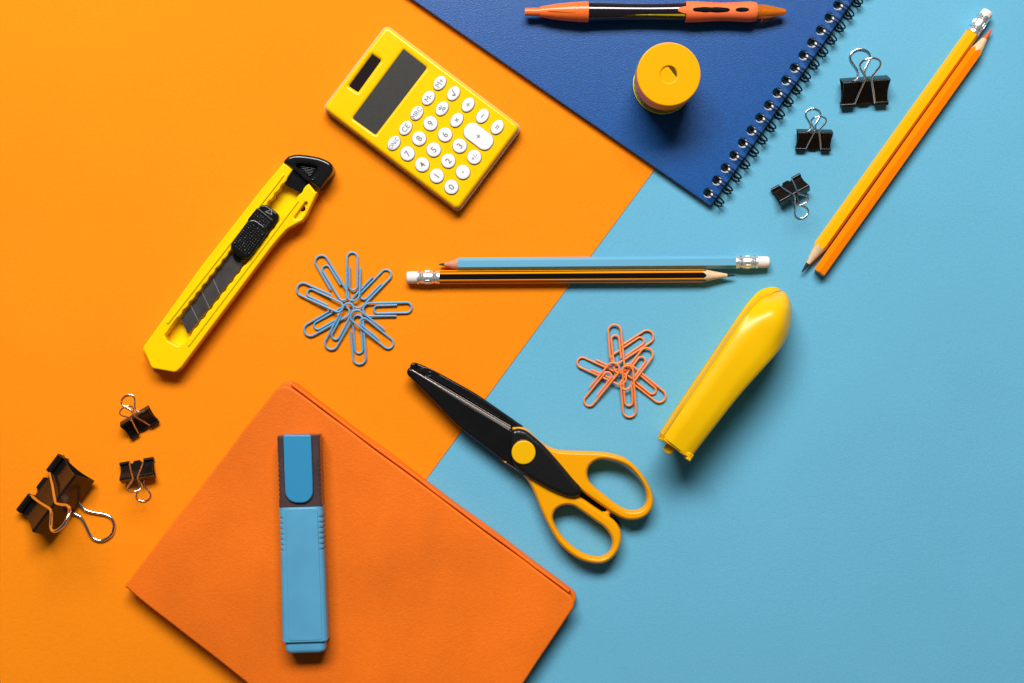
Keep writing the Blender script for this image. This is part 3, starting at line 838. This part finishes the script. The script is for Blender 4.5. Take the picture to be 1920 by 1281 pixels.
# metal tangs showing between the handles
part('tang', plate(sp_([(1085, 800), (1240, 905), (1225, 945), (1075, 845)], 5), 3.2, 5.5), M['black'], sx_)
part('tang', plate(sp_([(1255, 945), (1300, 965), (1330, 1010), (1262, 968)], 4), 2.6, 4.0), M['black'], sx_)
part('stop_peg', lathe(zc((1262, 918), 8), zc((1236, 944), 8), [(0, 1.5), (6.5, 1.5), (7, 1.1)], 16), M['handle'], sx_)
part('stop_peg', lathe(zc((1212, 940), 8), zc((1262, 962), 8), [(0, 1.7), (1.5, 1.7), (4.2, 1.3)], 16), M['handle'], sx_)
# black arm plate
arm = cat(sp_([(664, 468), (668, 446), (690, 432), (722, 430), (762, 444), (808, 480), (870, 536), (930, 602), (990, 672), (1045, 738), (1080, 776), (1090, 806), (1074, 832), (1040, 842), (985, 832), (900, 796), (820, 752), (745, 706), (680, 640), (664, 560)], 14), 4)
armp = part('pivot_plate', plate(arm, 11.0, 15.0, bt=2.6, n=7, et=1.0), M['black_grain'], sx_)
part('pivot_ring', plate(circ(zc((742, 572), 15.2).xy, 7.35, 40), 14.8, 15.12, bt=.2, n=2, holes=[circ(zc((742, 572), 15.2).xy, 6.85, 40)]), M['black_gloss'], armp)
part('pivot_cap', plate(circ(zc((742, 572), 16).xy, 6.8, 48), 14.5, 16.0, bt=.7, n=4), M['pin_yellow'], sx_)

# ------------------------------------------------------------------ highlighter on the leather notebook
HT = TO
zh_ = HT + 7.3
A = P(562, 815, zh_); B = P(575, 1222, zh_)
hl = thing('highlighter', 'blue highlighter marker with smoked grey cap on orange notebook', 'highlighter', ((A.x+B.x)/2, (A.y+B.y)/2, HT))
o_, ax_, sd_, up_ = frame(A, B)
hs = PXMM*(1-zh_/HC)
def rrsec(t, hw, hh, r, zc_=zh_):
    pts = rpoly([(-hw, -hh), (hw, -hh), (hw, hh), (-hw, hh)], min(r, hw*.95, hh*.95), n=5)
    c = o_+ax_*t
    return [c + sd_*p.x + up_*p.y for p in pts]
def ht(y): return (y-815)*hs
def hl_loft(rows): return loft([rrsec(*r) for r in rows])
cap_rows = [(ht(815), 11.6, 5.6, 2), (ht(816.5), 12.0, 6.2, 2.2), (ht(860), 12.0, 6.4, 2.2)]
y = 864
for k in range(8):
    cap_rows += [(ht(y), 12.0, 6.5, 2.2), (ht(y+1), 11.6, 6.5, 2.2), (ht(y+3.2), 11.6, 6.5, 2.2), (ht(y+4.2), 12.0, 6.5, 2.2)]
    y += 9
cap_rows += [(ht(947.5), 12.15, 6.6, 2.2), (ht(948.5), 11.8, 6.4, 2.2)]
capo_ = part('cap', hl_loft(cap_rows), M['hl_cap'], hl, sharp=50)
body_rows = [(ht(948.6), 11.8, 6.5, 3), (ht(949.5), 12.2, 6.8, 3.0), (ht(962), 12.25, 6.9, 3.0)]
y = 966
for k in range(7):
    body_rows += [(ht(y), 12.25, 6.9, 3.0), (ht(y+1), 11.55, 6.9, 3.0), (ht(y+4), 11.55, 6.9, 3.0), (ht(y+5), 12.25, 6.9, 3.0)]
    y += 10
body_rows += [(ht(1060), 12.3, 7.0, 3.0), (ht(1197), 12.75, 7.2, 3.0), (ht(1199.5), 12.4, 6.9, 3.0)]
part('barrel', hl_loft(body_rows), M['hl_body'], hl, sharp=50)
part('end_plug', hl_loft([(ht(1198), 11.2, 5.6, 2.5), (ht(1214), 11.3, 5.6, 2.5), (ht(1220), 10.4, 4.8, 2.5), (ht(1222), 9.0, 3.6, 2.5)]), M['hl_body'], hl, sharp=50)
part('ink_reservoir', hl_loft([(ht(956), 8.2, 4.6, 3), (ht(1180), 8.6, 4.8, 3)]), M['ink_core'], hl)
# raised centre panel of the barrel
bp = [o_+ax_*ht(yy)+sd_*xx for yy, xx in ((950, -9.6), (950, 8.3), (1197, 8.8), (1197, -10.2))]
part('barrel_panel', plate(rpoly([p.xy for p in bp], 2.0), zh_+6.3, zh_+7.4, bt=.55, n=4), M['hl_body'], hl)
cpz = zh_+8.4
cl_ = [P(x, yy, cpz) for x, yy in ((531, 816), (583, 816), (586, 900), (586.5, 943), (536, 943), (533.5, 900))]
part('pocket_clip', plate(rpoly([p.xy for p in cl_], [1.0, 1.0, 30, 8.2, 8.2, 30], n=10), cpz-1.6, cpz, bt=.6, n=4), M['hl_clip'], hl)
part('clip_bridge', plate(rpoly([P(x, yy, cpz-1).xy for x, yy in ((532, 815), (582, 815), (582, 832), (532, 832))], .5), zh_+5.8, cpz-1.0), M['hl_clip'], hl)

# ------------------------------------------------------------------ binder clips
def binder(label, L, lip_px, ang_deg, tilt, bup, face=.55, spine=.35, A_=1.15, lw=.9, wr=None, group='black binder clips', base=0.0, blow=None):
    """local frame: X along the jaw, Y from the lips to the spine, Z up; ang_deg turns Y from image-up, clockwise in the picture"""
    wr = wr or .022*L+.05
    pos = P(lip_px[0], lip_px[1], 0)
    rt = thing('binder_clip', label, 'binder clip', (pos.x, pos.y, base), rotz=-math.radians(ang_deg), group=group)
    F = face*L; S = spine*L; half = math.asin(S/2/F); D = F*math.cos(half); h = S/2
    r = max(.055*L, .9); th = .35
    c_, s_ = math.cos(math.radians(tilt)), math.sin(math.radians(tilt))
    blow = tilt if blow is None else blow
    lift = wr*1.2 + r*.9
    R = Matrix.Translation((0, 0, lift)) @ Matrix.Rotation(math.radians(tilt), 4, 'X')
    # sheet-metal body: U section in Y-Z extruded along X
    fdir = Vector((D, h-.25)).normalized(); rb_ = .75
    # straight faces, slightly hollow, a tight bend of radius rb_ at each fold
    fn = math.atan2(fdir.x, -fdir.y)                      # direction of the upper face normal in the Y-Z plane
    bend_c = Vector((D-rb_, 0)) + Vector((0, h - rb_*1.25))
    arc_ = [bend_c + Vector((math.cos(fn*(1-q/6)), math.sin(fn*(1-q/6))))*rb_ for q in range(7)]
    f0 = Vector((0.1, .25)); f1 = arc_[0]
    up_ = [f0.lerp(f1, t) - Vector((math.cos(fn), math.sin(fn)))*(.35*math.sin(PI*t)*L/27) for t in (0, .1, .3, .5, .7, .9, .96)] + arc_
    up_ = up_ + [Vector((D, up_[-1].y*.9)), Vector((D, up_[-1].y*.5)), Vector((D+.1, 0))]
    upth = up_ + [Vector((p.x, -p.y)) for p in reversed(up_[:-1])]
    nn = []
    for i, p in enumerate(upth):
        t = (upth[min(i+1, len(upth)-1)] - upth[max(i-1, 0)]).normalized(); nn.append(Vector((-t.y, t.x)))
    outer_ = [p + n*th*.5 for p, n in zip(upth, nn)]; inner_ = [p - n*th*.5 for p, n in zip(upth, nn)]
    V, Fc = [], []
    segs = 12
    nL = len(outer_)
    for k in range(segs+1):
        f = k/segs*2-1
        for side_ in (outer_, inner_):
            for p in side_:
                w = L/2*(1 - .05*math.sin(PI*min(1, max(0, p.x/D)))*1.0)
                V.append(Vector((f*w, p.x, p.y)))
    m2 = 2*nL
    for k in range(segs):
        for i in range(nL-1):
            Fc.append((k*m2+i, k*m2+i+1, (k+1)*m2+i+1, (k+1)*m2+i))
            Fc.append((k*m2+nL+i, (k+1)*m2+nL+i, (k+1)*m2+nL+i+1, k*m2+nL+i+1))
        for i in (0, nL-1):
            Fc.append((k*m2+i, (k+1)*m2+i, (k+1)*m2+nL+i, k*m2+nL+i))
    for k in (0, segs):
        for i in range(nL-1): Fc.append((k*m2+i, k*m2+nL+i, k*m2+nL+i+1, k*m2+i+1))
    part('clip_body', xf((V, Fc), R), M['clip_black'], rt, local=True, sharp=40, wn=False)
    # rolled lips: two tubes per jaw, a tongue between them
    for sg in (1, -1):
        geos = []
        for x0, x1 in ((-L*.5, -L*.215), (L*.215, L*.5)):
            cyl = []
            for k in range(2):
                x = (x0, x1)[k]
                cyl.append([Vector((x, -r*.3 + r*math.cos(2*PI*i/14), sg*(r*.95) + r*math.sin(2*PI*i/14))) for i in range(14)])
            for k in (1, 0):
                x = (x0, x1)[k]
                cyl.append([Vector((x, -r*.3 + r*.62*math.cos(2*PI*i/14), sg*(r*.95) + r*.62*math.sin(2*PI*i/14))) for i in range(14)])
            cyl.append(cyl[0])
            geos.append(loft(cyl, caps=False))
        tg = plate(rpoly([(-L*.13, .4), (-L*.09, -r*1.25), (L*.09, -r*1.25), (L*.13, .4)], .5), 0, .4)
        geos.append(xf(tg, Matrix.Translation((0, 0, sg*.35 - .2)) @ Matrix.Rotation(sg*half, 4, 'X')))
        part('rolled_lip', xf(join(*geos), R), M['clip_black'], rt, local=True, sharp=40, wn=False)
    # wire arms
    Al = A_*L
    half_pts = [(-.40, 0), (-.25, 0), (-.215, .04), (-.15, .27), (-.085, .52), (-.085, .60), (-.15, .70), (-.225, .80), (-.235, .88), (-.18, .95), (-.08, .99)]
    pts = half_pts + [(0, 1.0)] + [(-a, b) for a, b in reversed(half_pts)]
    path = [Vector((a*L*(1 if b < .3 else lw), b*Al, 0)) for a, b in pts]
    path = cat(path, 4, closed=False)
    for sg, be in ((1, bup), (-1, blow)):
        Rw = R @ Matrix.Translation((0, -r*.3, sg*r*.95)) @ Matrix.Rotation(math.radians(sg*be), 4, 'X')
        part('wire_arm', xf(tube(path, wr, 10), Rw), M['chrome'], rt, local=True, wn=False, sharp=60)
    return rt
GR = 'binder clips lying to the right of the blue notebook'
GL = 'binder clips lying left of the orange notebook'
binder('largest of the three black binder clips on blue card, by the pencils', 27.0, (1618, 194), -4, 26, 18.5, group=GR)
binder('middle black binder clip on blue card with silver arms pointing up', 20.0, (1523, 279), 1, 26, 18.5, group=GR)
binder('small black binder clip on blue card nearest the pencil tip, arms pointing down', 19.0, (1473, 345), 151, 26, 18.5, group=GR)
binder('small black binder clip on orange card with arms pointing up left', 18.8, (272, 803), -31, 26, 18.5, group=GL, base=T)
binder('small black binder clip on orange card with arms pointing down', 19.5, (259, 867), 170, 26, 18.5, group=GL, base=T)
binder('big black binder clip with one silver arm raised, at the left edge', 39.8, (85, 908), 127, 26, 23.2, face=.57, spine=.45, A_=1.20, lw=.82, group=GL, base=T, wr=.95)

# ------------------------------------------------------------------ paper clips
def clip_path(L, W, mir):
    r = 0.66
    pts = []
    def arc(cx_, cy_, rad, a0_, a1_, n=12):
        for k in range(n+1):
            a = math.radians(a0_+(a1_-a0_)*k/n); pts.append((cx_+rad*math.cos(a), cy_+rad*math.sin(a)))
    xa = W/2; d = 1.45
    # free end A on the right, down to the big curve at y=0
    pts.append((xa+.25, L*.68)); pts.append((xa+.1, L*.4)); pts.append((xa, xa+1))
    arc(0, xa, xa, 0, -180)
    pts.append((-xa, L*.5))
    x2 = xa-d; c2 = (-xa+x2)/2; r2 = (x2+xa)/2
    arc(c2, L-r2, r2, 180, 0)
    x3 = -xa+d; c3 = (x2+x3)/2; r3 = (x2-x3)/2
    pts.append((x2, L*.5))
    arc(c3, L*.22+r3, r3, 0, -180)
    pts.append((x3, L*.5)); pts.append((x3-.1, L*.70))
    s = -1 if mir else 1
    out = []
    for i, (x, y) in enumerate(pts): out.append(Vector((s*x, y, 0)))
    # dip the inner loop so crossings read as crossings
    return out
CLIPMESH = {}
def paper_clip(label, c1, c2, mir, z1, z2, color, group, W=7.4, wr=.60):
    A = P(c1[0], c1[1], z1); B = P(c2[0], c2[1], z2)
    d = B-A; L = d.length
    Lq = round(L, 1)
    rt = bpy.data.objects.new('paper_clip', None)
    path = clip_path(L, W, mir)
    path = [Vector((p.x, p.y, 0)) for p in path]
    n = len(path)
    for i, p in enumerate(path):                   # one leg rides over the other by a hair
        f = i/(n-1); p.z = .35*math.sin(f*2*PI)
    g = tube(path, wr, 10)
    me_o = part('paper_clip', g, M[color], None, wn=False, sharp=60)
    bpy.data.objects.remove(rt)
    y = d.normalized(); x = y.cross(Vector((0, 0, 1))).normalized(); zv = x.cross(y)
    m3 = Matrix((x, y, zv)).transposed().to_4x4()
    me_o.matrix_world = Matrix.Translation(A*0.001) @ m3
    me_o['label'] = label; me_o['category'] = 'paper clip'; me_o['group'] = group
    return me_o
GB = 'blue paper clips fanned out like a flower'
Zb = T+.95
blue = [
    ('blue paper clip pointing straight up in the blue clip flower', (662, 564), (663, 473.5), False, 3.4, Zb),
    ('blue paper clip pointing upper left in the blue clip flower', (597, 481), (647, 563), False, Zb, 2.6),
    ('blue paper clip pointing upper right in the blue clip flower', (663, 574), (729, 507), True, 2.4, Zb),
    ('blue paper clip pointing right towards the striped pencil eraser', (681, 581), (772, 579), False, 2.2, Zb+.2),
    ('blue paper clip pointing lower right in the blue clip flower', (660, 586), (737, 648), True, 4.2, Zb),
    ('blue paper clip pointing straight down in the blue clip flower', (675, 683), (668, 591), True, Zb, 2.4),
    ('blue paper clip pointing down and slightly left, beside the lowest blue clip', (616, 654), (660, 571), False, Zb, 3.8),
    ('blue paper clip pointing lower left, below the leftmost blue clip', (572, 624), (653, 578), True, Zb, 2.3),
    ('leftmost blue paper clip, above the one pointing lower left', (558, 538), (643, 577), True, Zb, 3.9)]
for a in blue: paper_clip(*a, 'clip_blue', GB)
GO = 'orange paper clips heaped in a star'
Zo = 0.95
orange = [
    ('orange paper clip pointing straight up in the orange clip heap', (1151, 609), (1160, 700), False, Zo+.6, 3.8),
    ('orange paper clip reaching farthest up and right in the heap', (1223, 625), (1146, 676), False, Zo, 2.4),
    ('orange paper clip pointing up right, under the longest reaching one', (1219, 655), (1165, 727), False, Zo+.9, 3.4),
    ('orange paper clip pointing lower right towards the yellow stapler', (1245, 750), (1169, 688), True, Zo, 2.2),
    ('orange paper clip pointing straight down in the orange clip heap', (1181, 782), (1174, 686), True, Zo, 5.2),
    ('orange paper clip pointing lower left in the orange clip heap', (1157, 683), (1097, 758), False, 5.0, Zo),
    ('leftmost orange paper clip in the orange clip heap', (1173, 714), (1084, 674), False, 3.0, Zo)]
for a in orange: paper_clip(*a, 'clip_orange', GO)
